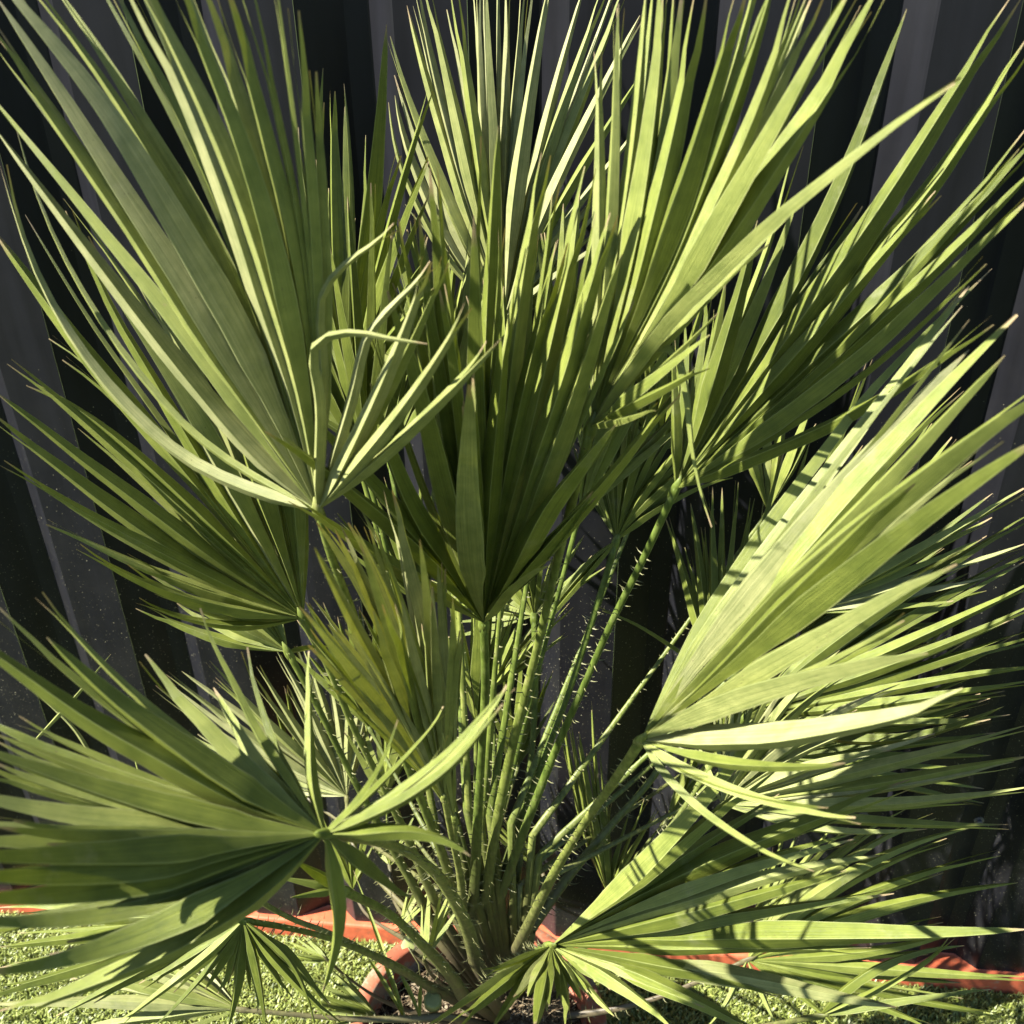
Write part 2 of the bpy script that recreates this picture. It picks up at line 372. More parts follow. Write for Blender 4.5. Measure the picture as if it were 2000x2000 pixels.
# soil: a lumpy disc
def soil():
    mb = MB(); V = []; F = []; R, S = 22, 56
    for i in range(R + 1):
        r = .1775 * i / R
        for k in range(S):
            a = 2 * math.pi * k / S; x, y = r * math.cos(a), r * math.sin(a)
            h = .245 + .03 * max(0, 1 - (r / .11) ** 2) + .012 * noise.noise(Vector((x * 30, y * 30, 0))) + .006 * noise.noise(Vector((x * 110, y * 110, 3)))
            V.append((x, y, h))
    for i in range(R):
        for k in range(S): F.append((i * S + k, (i + 1) * S + k, (i + 1) * S + (k + 1) % S, i * S + (k + 1) % S))
    mb.add(V, F); o = link('soil', mb.mesh('soil'), None, [SOIL], True, label='dark potting soil filling the orange pot around the palm trunk', category='soil')
    o.location = (PC.x, PC.y, 0)
soil()
def debris():
    mb = MB()
    for _ in range(2600):                       # dry fibres and bark shreds
        r = .172 * math.sqrt(random.random()); a = random.random() * 6.283
        x, y = PC.x + r * math.cos(a), PC.y + r * math.sin(a)
        z = .25 + .03 * max(0, 1 - (r / .11) ** 2) + random.random() * .012
        L = .006 + .03 * random.random() ** 2; b = random.random() * 6.283; t = (random.random() - .35) * .7
        d = Vector((math.cos(b) * math.cos(t), math.sin(b) * math.cos(t), math.sin(t)))
        s = d.cross(Vector((0, 0, 1))).normalized() * (.0005 + .0009 * random.random()); p = Vector((x, y, z))
        bend = Vector((random.gauss(0, .2), random.gauss(0, .2), random.gauss(0, .15))) * L
        q = p + d * L * .5 + bend; e = p + d * L
        mb.add([p - s, p + s, q + s, q - s, e], [(0, 1, 2, 3), (3, 2, 4)], tint=random.random())
    link('plant_litter', mb.mesh('plant_litter'), None, [FIBRE], kind='stuff', label='dry brown fibres and shreds lying on the soil in the pot', category='litter')
debris()

# ------------------------------------------------------------------ palm
TRUNK = Vector((-.105, -.375, .26))
palm = empty('fan_palm', TRUNK, label='large green fan palm with thorny stalks growing in the orange pot', category='palm')
def trunk():
    mb = MB(); V = []; F = []; R, S = 16, 28
    for i in range(R + 1):
        t = i / R; z = -.02 + .17 * t
        for k in range(S):
            a = 2 * math.pi * k / S
            rr = (.082 - .03 * t) * (1 if t < .8 else math.sqrt(max(0, 1 - ((t - .8) / .2) ** 2 * .9)))
            rr += .012 * noise.noise(Vector((math.cos(a) * 2.2, math.sin(a) * 2.2, z * 28))) + .006 * noise.noise(Vector((math.cos(a) * 7, math.sin(a) * 7, z * 90)))
            V.append((rr * math.cos(a), rr * math.sin(a), z))
    for i in range(R):
        for k in range(S): F.append((i * S + k, i * S + (k + 1) % S, (i + 1) * S + (k + 1) % S, (i + 1) * S + k))
    F.append(tuple(R * S + k for k in range(S))); mb.add(V, F)
    link('trunk', mb.mesh('trunk'), palm, [BARK], True)
    mb = MB()
    for _ in range(2600):                       # coir hair on the trunk
        a = random.random() * 6.283; t = random.random(); z = -.01 + .16 * t; r = .078 - .032 * t
        p = Vector((r * math.cos(a), r * math.sin(a), z)); outv = Vector((math.cos(a), math.sin(a), 0))
        d = (outv * (.4 + random.random()) + Vector((random.gauss(0, .6), random.gauss(0, .6), random.gauss(.3, .7)))).normalized()
        L = .010 + .028 * random.random(); s = d.cross(Vector((.3, .2, 1))).normalized() * (.0004 + .0006 * random.random())
        q = p + d * L * .55 + Vector((0, 0, random.gauss(0, .003))); e = p + d * L + Vector((0, 0, -.25 * L * random.random()))
        mb.add([p - s, p + s, q + s, q - s, e], [(0, 1, 2, 3), (3, 2, 4)])
    for _ in range(3400):                       # torn sheath fibres between the stalk bases
        a = random.random() * 6.283; r = .012 + .062 * random.random() ** .8; z = .06 + .14 * random.random() * (1.15 - r / .08)
        p = Vector((r * math.cos(a), r * math.sin(a), z)); outv = Vector((math.cos(a), math.sin(a), 0))
        d = (outv * random.uniform(-.2, .9) + Vector((random.gauss(0, .55), random.gauss(0, .55), random.uniform(-.3, 1.3)))).normalized()
        L = .012 + .035 * random.random() ** 1.5; s = d.cross(Vector((.3, .2, 1))).normalized() * (.0004 + .0010 * random.random() ** 2)
        q = p + d * L * .55 + Vector((random.gauss(0, .003), random.gauss(0, .003), random.gauss(0, .003))); e = p + d * L + Vector((random.gauss(0, .004), random.gauss(0, .004), -.2 * L * random.random()))
        mb.add([p - s, p + s, q + s, q - s, e], [(0, 1, 2, 3), (3, 2, 4)])
    link('trunk_fibre', mb.mesh('trunk_fibre'), palm, [FIBRE], kind='stuff')
    for k in range(11):                         # cut and withered leaf bases
        a = k * 2.4 + .3; z = .0 + .011 * k; mb = MB(); b = Vector((.055 * math.cos(a), .055 * math.sin(a), z))
        d = Vector((math.cos(a), math.sin(a), 1.1)).normalized(); L = .05 + .03 * random.random()
        tube(mb, [b, b + d * L * .5, b + d * L], [.013, .010, .008], 8, .5, Vector((0, 0, 1)))
        link('leaf_base', mb.mesh('leaf_base'), palm, [BARK if k % 3 else BROWNIE], True)
trunk()

def leaflet_geo(mb, C, tt, N, hw, fold, tint, fork=True, rag=0.0, twist=0.0, bulge=.05):
    ts = random.choice([.80, .86, .92, .92])
    """C: centre line (n,3); N: leaf normal; hw: half widths; fold: + = ridge towards N"""
    n = len(C); V = []; UV = []; F = []
    rows = []
    ph = random.random() * 10
    for i in range(n):
        d = (C[min(i + 1, n - 1)] - C[max(i - 1, 0)]).normalized()
        a = twist * tt[i]
        s = d.cross(N)
        if s.length < 1e-3: s = d.cross(Vector((.2, -.7, .7)))
        s.normalize(); w = s.cross(d).normalized()
        if w.dot(N) < 0: w = -w
        s, w = s * math.cos(a) + w * math.sin(a), w * math.cos(a) - s * math.sin(a)
        h = hw[i]; pass
        gap = 0.0; sc = 1.0
        if fork and tt[i] > ts:
            u = (tt[i] - ts) / (1 - ts); gap = .42 * h + (.0015 + .010 * (1 - ts)) * u; sc = 1 - .45 * u
            h = max(h, .0009)
        rg = 1 + rag * .22 * noise.noise(Vector((tt[i] * 16, ph, 0)))
        f = fold * 2.2 * h
        row = []
        for side in (-1, 1):
            for q in (1.0, .5, 0.0):
                off = gap + (h * sc) * q * (rg if q == 1 else 1)
                lift = f * (1 - q) + (bulge * h if q == .5 else 0)
                row.append(C[i] + s * side * off + w * lift); UV.append((side * q if q else side * .001, tt[i]))
        rows.append(row)
    V = [v for r in rows for v in r]
    for i in range(n - 1):
        for b in (0, 3):
            for j in range(2):
                a0 = i * 6 + b + j; F.append((a0, a0 + 1, a0 + 7, a0 + 6))
    mb.add(V, F, UV, tint)

def prof(t):
    up = min(1.0, (t / .36) ** .55); u = max(0.0, (t - .36) / .64)
    return up * (1 - .86 * u ** 1.15) * (1 - max(0, (u - .86) / .14) ** 2) if u < 1 else 0.0

FILL = MB()                                    # every leaflet too small or too hidden to count on its own
FRONDS = []; LISTED = []
def thorns(pts, rads, t0, t1, size, side_up, dens=1.0):
    mb = MB(); N = len(pts)
    L = sum((pts[i + 1] - pts[i]).length for i in range(N - 1)); cnt = int(L * (t1 - t0) / .014 * dens)
    for k in range(cnt):
        for sd in (-1, 1):
            t = t0 + (t1 - t0) * (k + random.random()) / max(cnt, 1); f = t * (N - 1); i = min(int(f), N - 2); u = f - i
            p = pts[i].lerp(pts[i + 1], u); d = (pts[i + 1] - pts[i]).normalized(); s = d.cross(side_up).normalized(); w = s.cross(d)
            r = rads[i] * .9; ln = size * (.35 + 1.25 * random.random()) * (1.15 - .5 * (t - t0) / (t1 - t0))
            a = random.gauss(.2, .5); o = (s * sd * math.cos(a) + w * math.sin(a)).normalized()
            b = p + o * r; g = .0007 * (.7 + .5 * random.random())
            m1 = b + o * ln * .55 + d * ln * .12; e = b + o * ln + d * ln * random.uniform(.25, .6)
            V = []; 
            for c, gg in ((b, g * 1.3), (m1, g * .75)):
                V += [c + d * gg, c - d * gg * .6 + w * gg * .8, c - d * gg * .6 - w * gg * .8]
            V.append(e)
            mb.add(V, [(0, 1, 4, 3), (1, 2, 5, 4), (2, 0, 3, 5), (3, 4, 6), (4, 5, 6), (5, 3, 6)])
    return mb

def parse(txt):
    out = []
    for ln in txt.strip().split('\n'):
        pts = []; opt = {}
        for tok in ln.split():
            if '=' in tok: k, v = tok.split('='); opt[k] = float(v)
            elif ',' in tok: pts.append(tuple(float(c) for c in tok.split(',')))
        if pts: out.append((pts, opt))
    return out
def fanpts(hub, a0, a1, n, L, Lv=.12, curl=0.0):
    """evenly spread leaflets; angles in degrees counter-clockwise from the photo's right"""
    out = []
    for i in range(n):
        t = i / max(n - 1, 1); a = math.radians(a0 + (a1 - a0) * t + random.uniform(-2, 2))
        l = L * (1 - .25 * abs(2 * t - 1) ** 2) * (1 + random.uniform(-Lv, Lv))
        tip = (hub[0] + math.cos(a) * l, hub[1] - math.sin(a) * l); am = a + math.radians(curl)
        mid = (hub[0] + math.cos(am) * l * .5, hub[1] - math.sin(am) * l * .5)
        out.append(([mid, tip], {}))
    return out

KS = .82
def frond(hub, Y, YT, stalk, leaves, w=.0115, fold=.55, tint=.5, fill=11.0, srad=.0062, th=.009, thd=1.0, listed=True, tilt=None, tspan=(.08, .8), baseY=-.36, stuff_all=False, nN=None):
    """hub: photo point; Y: its depth; YT: depth of first/middle/last leaflet tip; stalk: photo points hub -> crown"""
    H = at(hub[0], hub[1], Y); srad *= KS
    # stalk
    if stalk:
        P2, t = catmull([hub] + stalk, 26)
        pts = [at(P2[i][0], P2[i][1], Y + (baseY - Y) * t[i] ** 1.15) for i in range(26)]
        ext = pts[-1] + (TRUNK + Vector((0, 0, .08)) - pts[-1]) * .6
        pts.append(ext); pts = pts[::-1]
        N = len(pts); rads = [srad * (1.55 - .75 * min(1, i / (N * .55))) if i < N * .55 else srad * .8 for i in range(N)]
    else:
        pts = [H + Vector((0, .004, -.01)), H]; rads = [srad, srad]; N = 2
    mb = MB(); up = Vector((0, -.85, .5))
    tube(mb, pts, [q * (1 + .07 * noise.noise(Vector((i * .7, Y * 50, hub[0])))) for i, q in enumerate(rads)], 10, .62, up, min(max(tint + random.gauss(0, .22), 0), 1))
    # the knob where the blade begins
    d = (pts[-1] - pts[-2]).normalized()
    bm_n = len(mb.v)
    tube(mb, [H - d * .016, H - d * .006, H + d * .002, H + d * .016], [srad * .8, srad * 1.08, srad * .95, srad * .12], 8, .5, up, tint)
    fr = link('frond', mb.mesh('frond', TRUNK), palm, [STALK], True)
    if stalk and th > 0:
        tm = thorns(pts, rads, tspan[0], tspan[1], th, up, thd)
        link('thorn', tm.mesh('thorn', TRUNK), fr, [THORN], kind='stuff')
    # leaflets
    items = []
    n = len(leaves)
    for i, (p2, opt) in enumerate(leaves):
        f = i / max(n - 1, 1)
        yt = (YT[0] * (1 - 2 * f) + YT[1] * 2 * f) if f < .5 else (YT[1] * (2 - 2 * f) + YT[2] * (2 * f - 1))
        yt = opt.get('y', yt) + random.uniform(-.025, .025)
        free = opt.get('free', 0)
        P2, t = catmull(([] if free else [hub]) + p2, 17, 1.15)
        y0 = opt.get('y0', Y)
        P2 = np.array(P2)
        if not free and len(p2) > 1:                # palm leaflets are stiff: keep only one gentle bow unless it is really bent
            base = P2[0] * (1 - t[:, None]) + P2[-1] * t[:, None]
            bow = (4 * t * (1 - t))[:, None]; k2 = ((P2 - base) * bow).sum(0) / (bow ** 2).sum()
            Q2 = base + bow * k2; dev = np.abs(P2 - Q2).max(); ln = np.linalg.norm(P2[-1] - P2[0])
            if dev < .07 * ln: P2 = P2 * .25 + Q2 * .75
        C = [at(P2[k][0], P2[k][1], y0 + (yt - y0) * t[k]) for k in range(17)]
        dr = (C[6] - C[0]).normalized()
        items.append(dict(C=C, t=t, dr=dr, opt=opt, L=sum((C[k + 1] - C[k]).length for k in range(16)), free=free, listed=listed))
    # fillers between wide neighbours
    if True:
        fill = fill or 99; ext = []
        reg = [q for q in items if not q['free']]
        for a, b in zip(reg[:-1], reg[1:]):
            ang = math.degrees(a['dr'].angle(b['dr']))
            if fill < ang < 34 and not a['opt'].get('nf'):
                m = int(ang // fill)
                for j in range(m):
                    f = (j + 1) / (m + 1); sh = random.uniform(.72, .98)
                    C = []
                    for k in range(17):
                        u = a['t'][k] * sh * 16; 
                        tt = a['t'][k] * sh; kk = np.searchsorted(a['t'], tt); kk = min(max(kk, 1), 16); g = (tt - a['t'][kk - 1]) / (a['t'][kk] - a['t'][kk - 1])
                        pa = a['C'][kk - 1].lerp(a['C'][kk], g); pb = b['C'][kk - 1].lerp(b['C'][kk], g)
                        p = pa.lerp(pb, f); C.append(p + Vector((0, .022, -.008)) * tt)
                    ext.append((a, dict(C=C, t=a['t'], dr=(C[6] - C[0]).normalized(), opt={}, L=a['L'] * sh, free=0, listed=False)))
            elif listed and len(reg) > 9 and 2.5 < ang < 30 and random.random() < .6:      # a thin blade lying behind its neighbours
                f = random.uniform(.2, .8); back = random.uniform(.012, .05); lat = Vector((random.gauss(0, .012), 0, random.gauss(0, .012)))
                C = [pa.lerp(pb, f) + (Vector((0, back, 0)) + lat) * tt for pa, pb, tt in zip(a['C'], b['C'], a['t'])]
                ext.append((a, dict(C=C, t=a['t'], dr=a['dr'].lerp(b['dr'], f), opt={'w': random.uniform(.4, .7), 'thin': 1}, L=a['L'], free=0, listed=False)))
        new = []
        for q in items:
            new.append(q); new += [e for (a, e) in ext if a is q]
        items = new
    # blade plane
    A = np.array([list(q['dr']) for q in items if not q['free']])
    toeye = (EYE - H).normalized()
    if nN is not None: Nf = Vector(nN).normalized()
    elif len(A) > 2:
        _, _, vt = np.linalg.svd(A - A.mean(0)); Nf = Vector(vt[2]);
        if Nf.dot(toeye) < 0: Nf = -Nf
        Nf = (Nf + toeye * .55).normalized()
    else: Nf = toeye
    reg = [q for q in items if not q['free'] and not q['opt'].get('thin')]
    for q in reg: q['ang'] = []
    for a, b in zip(reg[:-1], reg[1:]):
        g = a['dr'].angle(b['dr']); a['ang'].append(g); b['ang'].append(g)
    for q in items:
        C, t, opt = q['C'], q['t'], q['opt']
        g = min(sum(q['ang']) / len(q['ang']), math.radians(16)) if q.get('ang') else math.radians(8)
        wm = .72 * w * opt.get('w', 1.0) * random.uniform(.9, 1.1) * min(1.0, .55 + .45 * q['L'] / .3)
        r = 0; hw = []
        for k in range(17):
            if k: r += (C[k] - C[k - 1]).length
            hw.append(max(min(math.tan(g / 2) * (r + .004) * (1.03 + .55 * min(1, max(0, t[k] - .22) / .25)), wm) * (prof(t[k]) if t[k] > .3 else 1) if not q['free'] else wm * max(prof(t[k]), .35 if t[k] < .1 else 0), .0003))
        tn = min(max(tint + random.gauss(0, .17), 0), 1)
        fo = fold * opt.get('f', 1.0) * random.uniform(.75, 1.2)
        Nq = (Nf + Vector((random.gauss(0, .2), random.gauss(0, .2), random.gauss(0, .2)))).normalized()
        if stuff_all or not q['listed']:
            leaflet_geo(FILL, C, t, Nq, hw, fo, tn, fork=random.random() < .6, twist=random.gauss(0, .25))
        else:
            LISTED.append((q['L'] * wm, fr, C, t, Nq, hw, fo, tn, random.random() < .65, random.gauss(0, .38), opt.get('rag', 0.35)))
    return fr
# ---- A: big frond, upper left
frond((621, 996), -.62, (-.55, -.66, -.66), [(652, 1100), (690, 1200), (732, 1320), (775, 1440), (830, 1580), (868, 1680), (895, 1770)], parse('''
380,930 260,800 150,650 60,500 7,322 w=.7
470,880 350,720 240,560 120,400 -10,250
500,860 380,663 308,565 203,446 120,344 -20,185
520,850 417,700 300,500 232,399 109,235 -20,60 w=1.1
540,850 420,640 362,543 225,362 90,138 -10,-10 w=1.35
560,850 460,640 344,453 272,300 203,181 110,80 -20,-60 w=1.45
570,830 480,600 400,420 290,260 190,90 90,-50 w=1.1 y=-.55
580,800 510,600 440,400 360,250 250,80 200,-60 w=.9 y=-.55
590,800 540,640 453,400 391,250 344,150 283,20 225,-90 w=1.4
600,800 560,620 500,440 417,254 340,110 250,-80 w=1.1
605,800 570,640 530,450 464,254 409,145 330,-60 w=1.2
608,780 585,600 545,440 507,300 453,163 370,-60 w=1.25
612,760 590,560 560,400 518,280 489,160 420,-60 w=1.1
615,740 605,560 580,400 543,254 518,127 470,-60 w=1.0
617,760 612,600 596,420 572,250 545,0 530,-60 w=1.1 f=.5
622,760 620,560 610,380 590,150 574,18 w=1.0 f=.6
628,740 635,560 636,420 628,260 612,138 w=.9
626,800 612,705 622,668 650,655 700,650 765,662 835,672 w=.5 y=-.70
690,860 745,760 800,640 831,560 835,505 w=.75 y=-.70
700,900 780,810 860,700 916,594 w=.62 y=-.72
720,915 800,850 870,780 930,715 980,661 w=.6 y=-.72
'''), w=.0120, fold=.62, tint=.85, srad=.0062, tspan=(.05, .9), fill=0)
# ---- B: left frond below A
frond((592, 1207), -.50, (-.60, -.50, -.44), [(640, 1300), (690, 1420), (760, 1560), (815, 1680), (862, 1790)], parse('''
500,1225 400,1214 330,1195 268,1172 w=.7
471,1197 344,1165 254,1125 152,1067 w=.75
435,1157 290,1117 181,1063 91,1020 w=.8
435,1139 290,1063 163,1001 72,940 4,904 w=.8
435,1146 308,1056 217,976 109,885 -20,810 w=1.15
440,1120 362,1049 254,958 163,893 72,817 -10,765
450,1090 380,1010 235,882 163,813 91,751 18,706
455,1080 350,975 235,840 145,770 54,748 w=.9
470,1070 400,960 300,850 200,750 125,700 w=.7
480,1060 380,930 270,810 150,690 60,560 -20,440 w=1.4
490,1050 400,900 300,740 200,610 134,410 w=.9
500,1040 430,880 340,720 240,560 130,440 20,290
515,1030 450,850 370,700 300,600 250,520 w=1.1
530,1020 480,850 420,700 370,600 w=1.1
550,1010 520,850 470,700 430,600 w=1.1
568,1010 550,850 520,700 490,590 w=1.1
582,1010 575,850 560,740 w=1.1
'''), w=.0118, fold=.6, tint=.6, tspan=(.05, .85), fill=7)
# ---- B2: frond behind B, low
frond((562, 1273), -.42, (-.44, -.40, -.30), [(620, 1380), (700, 1540), (780, 1680), (840, 1790)], parse('''
480,1262 400,1240 330,1212 268,1183 w=.9
470,1225 380,1175 290,1120 w=.8
490,1210 410,1140 330,1080 w=.8
510,1200 440,1120 390,1040 w=.8
540,1200 520,1130 500,1060 w=.8
600,1265 650,1262 w=.5
'''), w=.012, fold=.6, tint=.5, fill=9, tspan=(.05, .9))
# ---- D: centre frond
frond((945, 1216), -.50, (-.66, -.55, -.60), [(948, 1330), (942, 1450), (934, 1580), (928, 1700), (922, 1790)], parse('''
850,1160 700,1060 630,1010 565,972 w=.7
880,1140 790,1050 650,940 518,835 w=.85
890,1120 800,1020 650,870 576,784 w=.95
870,1090 813,1012 759,867 735,800 715,745 w=1.15
885,1050 853,882 824,770 802,686 760,560 w=1.25
900,1000 870,820 845,640 830,520 815,420 w=1.1
912,1000 890,820 868,620 856,450 846,325 w=1.15
925,1010 905,860 880,700 862,560 w=.9
912,1120 906,1000 912,880 918,744 w=1.25 f=1.3 y=-.68
935,1000 932,850 928,700 928,560 925,420 w=1.2
944,1000 950,850 958,700 966,500 974,246 w=1.15
952,1000 968,850 985,700 994,558 w=1.0
958,1000 990,800 1010,640 1030,500 1067,300 w=1.25
970,1000 1015,820 1045,700 1070,600 1100,470 w=1.1
985,1000 1030,890 1060,760 1114,507 1153,326 w=1.15
990,1080 1050,930 1095,780 1140,580 1200,417 w=1.2
995,1110 1080,900 1139,740 1180,580 1215,496 w=1.2
990,1130 1060,1010 1140,920 1204,828 w=1.15
980,1160 1090,1050 1200,930 1270,830 1325,765 w=.7
990,1160 1040,1125 1074,1099 w=.7
'''), w=.0138, fold=.6, tint=.45, srad=.0068, th=.006, tspan=(.04, .5), fill=10)
# ---- F: big frond, upper right
frond((1155, 832), -.54, (-.50, -.58, -.66), [(1130, 930), (1090, 1090), (1048, 1270), (1000, 1460), (968, 1620), (945, 1780)], parse('''
1155,700 1170,560 1172,420 1172,290 1168,101 w=.75
1162,700 1185,560 1196,400 1204,254 1203,7 w=.8
1170,700 1195,560 1219,435 1244,254 1262,-20 w=.8
1180,720 1225,550 1255,350 1280,150 1295,-30 w=1.1
1190,700 1240,540 1285,380 1310,200 1328,-30 w=1.05
1195,700 1250,550 1300,350 1336,180 1372,-30 w=1.15
1200,710 1270,560 1347,362 1390,200 1452,-30 w=1.25
1205,710 1300,560 1372,362 1438,181 1510,-30 w=1.3
1212,715 1320,540 1400,400 1490,200 1560,-30 w=1.05
1215,720 1318,555 1427,362 1517,181 1608,-30 w=1.3
1220,730 1340,560 1400,440 1481,308 1570,150 1666,-30 w=1.25
1230,730 1336,590 1427,453 1517,308 1626,163 1728,-30 w=1.3
1225,740 1330,630 1420,540 1500,470 w=1.0
1240,700 1300,600 1409,528 1517,437 1608,382 1700,308 1771,243 1872,159 w=.72 y=-.72
1220,790 1290,735 1387,654 w=.85
1240,790 1310,757 1385,710 w=.6
1220,822 1284,795 w=.5
1260,690 1318,690 1340,770 1352,880 1370,965 1394,1027 w=.42 y=-.64
'''), w=.0125, fold=.5, tint=.62, srad=.0062, tspan=(.05, .75), fill=0)
# ---- G: dark frond, right
frond((1320, 953), -.44, (-.40, -.44, -.58), [(1262, 1080), (1195, 1215), (1140, 1340), (1075, 1490), (1010, 1660), (965, 1790)], parse('''
1322,850 1318,760 1312,680 w=.8
1335,850 1340,740 1345,620 w=.9
1350,830 1370,700 1385,560 w=1.0
1370,830 1410,690 1450,560 1480,430 w=1.1
1380,820 1440,680 1510,540 1560,380 w=1.2
1390,820 1470,680 1560,540 1640,380 1680,272 1717,145 1771,18 w=1.05
1400,820 1500,690 1600,540 1680,400 w=1.3
1410,830 1520,700 1620,560 1700,450 1789,300 1880,140 1985,-5 w=1.3
1430,820 1540,710 1640,580 1740,460 1825,380 1909,235 2020,70 w=1.2
1420,850 1554,700 1640,590 1740,470 1833,377 w=1.1
1440,850 1560,730 1680,620 1807,507 1920,390 2030,270 w=1.15
1440,860 1560,770 1700,640 1850,500 2030,320 w=1.1
1440,880 1560,800 1700,690 1790,590 1890,490 2020,375 w=1.2
1400,925 1500,880 1626,831 1735,777 1830,710 1940,625 w=.8 y=-.6
'''), w=.0125, fold=.5, tint=.2, srad=.0056, fill=12, tspan=(.1, .85))
# ---- C: bright frond, right
frond((1253, 1445), -.68, (-.56, -.76, -.82), [(1200, 1525), (1140, 1610), (1085, 1700), (1040, 1790), (1000, 1870)], parse('''
1330,1290 1410,1160 1520,1010 1608,900 1680,777 1807,652 1937,525 w=.75 y=-.45
1340,1290 1430,1160 1560,1010 1700,840 1800,700 1890,560 w=1.1 y=-.5
1350,1300 1480,1150 1626,969 1730,860 1820,750 1893,683 w=1.35
1360,1300 1490,1165 1660,970 1760,870 1870,740 1988,616 w=1.1
1370,1310 1500,1185 1680,1010 1820,850 1963,694 w=1.0
1390,1310 1540,1170 1700,1020 1880,875 2000,790 2090,725 w=1.35
1390,1330 1500,1230 1600,1120 1700,1010 1782,936 w=1.2
1400,1335 1560,1215 1700,1090 1870,955 2040,850 w=1.15
1400,1360 1500,1300 1640,1225 1760,1150 1870,1093 w=1.15
1400,1380 1500,1345 1662,1313 1760,1290 1815,1268 w=1.1
1400,1432 1520,1437 1626,1420 1807,1394 1889,1352 w=1.05
1320,1495 1390,1525 1480,1555 1590,1580 1677,1602 w=.6
1300,1520 1360,1575 1430,1620 1510,1672 1590,1702 w=.5
'''), w=.0128, fold=.75, tint=.7, srad=.0066, th=.006, fill=0, tspan=(.1, .9))
# ---- L: foreground frond, lower left
frond((634, 1628), -.86, (-.74, -1.0, -.92), [(700, 1637), (777, 1655), (840, 1695), (880, 1745), (912, 1810), (930, 1880)], parse('''
700,1560 740,1500 760,1450 777,1405 w=.4 y=-.84 nf=1
607,1520 608,1430 600,1350 612,1275 w=.72 nf=1
560,1540 507,1510 460,1420 417,1343 w=1.15 nf=1
545,1560 453,1480 400,1400 344,1354 279,1284 w=1.25 nf=1
530,1575 417,1500 320,1430 217,1365 150,1300 91,1244 w=1.35 nf=1
489,1590 326,1481 163,1401 36,1300 -90,1220 w=1.4 nf=1
500,1608 326,1560 217,1505 109,1450 -60,1400 w=1.0 nf=1
480,1612 330,1575 180,1530 0,1470 -60,1455 w=1.2
470,1618 330,1600 180,1565 0,1510 -80,1490 w=1.2
470,1624 320,1610 150,1590 0,1560 -100,1540 w=1.2
470,1628 320,1628 150,1615 -100,1600 w=1.35
470,1634 320,1640 150,1645 -100,1640 w=1.35
480,1642 330,1660 150,1668 -100,1672 w=1.35
490,1652 340,1685 150,1700 -100,1705 w=1.35
500,1662 350,1712 180,1735 -100,1750 w=1.35
510,1672 400,1725 220,1760 0,1800 -100,1815 w=1.35
520,1682 420,1730 300,1768 120,1785 -80,1795 w=1.35
530,1690 430,1740 300,1800 150,1855 -40,1900 w=1.4
560,1710 470,1775 330,1850 170,1910 0,1985 w=1.4 nf=1
650,1720 668,1790 658,1850 630,1938 w=.85 y=-.86 nf=1
690,1668 740,1715 770,1740 797,1755 w=1.1 y=-.84 nf=1
704,1640 795,1622 867,1626 900,1648 918,1672 w=1.0 y=-.86 nf=1
720,1585 790,1560 885,1500 940,1420 983,1374 w=.6 y=-.9 free=0 nf=1
700,1590 800,1530 860,1480 885,1445 w=.42 y=-.84 nf=1
690,1580 760,1510 820,1450 870,1385 w=.4 y=-.78 nf=1
'''), w=.0112, fold=.8, tint=.5, srad=.0088, th=.009, fill=5, tspan=(.05, .7), baseY=-.40)
# ---- M: lower left frond
frond((475, 1798), -.62, (-.50, -.68, -.66), [(560, 1812), (650, 1835), (760, 1880), (850, 1935)], parse('''
420,1780 333,1771 250,1760 w=.8
400,1788 220,1772 0,1778 w=1.2
400,1795 220,1790 0,1812 w=1.1
400,1805 220,1825 0,1850 w=1.1
400,1812 220,1852 0,1890 w=1.1
400,1820 230,1870 80,1920 -60,1950 w=1.1
410,1830 270,1900 109,1985 w=.8
430,1850 360,1900 290,1950 225,2005 w=.75
450,1850 400,1900 340,1960 300,2010 w=.6
468,1850 468,1920 445,2010 w=1.0
490,1850 505,1920 520,2010 w=.8
500,1840 540,1880 600,1940 670,2010 w=.75
510,1830 565,1870 595,1935 616,2010 w=.45
'''), w=.0125, fold=.55, tint=.25, srad=.0060, th=.010, fill=9, tspan=(.05, .95), baseY=-.45)
# ---- N: bottom left frond
frond((468, 1972), -.50, (-.36, -.52, -.50), [(560, 1980), (680, 1990), (800, 1990), (870, 1985)], parse('''
430,1925 390,1880 345,1850 w=.8
400,1920 320,1870 250,1838 w=.9
390,1935 280,1890 180,1860 w=.9
380,1950 250,1920 100,1880 w=1.0
370,1965 230,1955 100,1960 -30,1962 w=1.1
380,1975 250,1990 120,2020 w=1.0
400,1990 320,2020 220,2060 w=.9
'''), w=.0125, fold=.5, tint=.8, srad=.0055, th=.006, fill=8, tspan=(.1, .95), baseY=-.46)
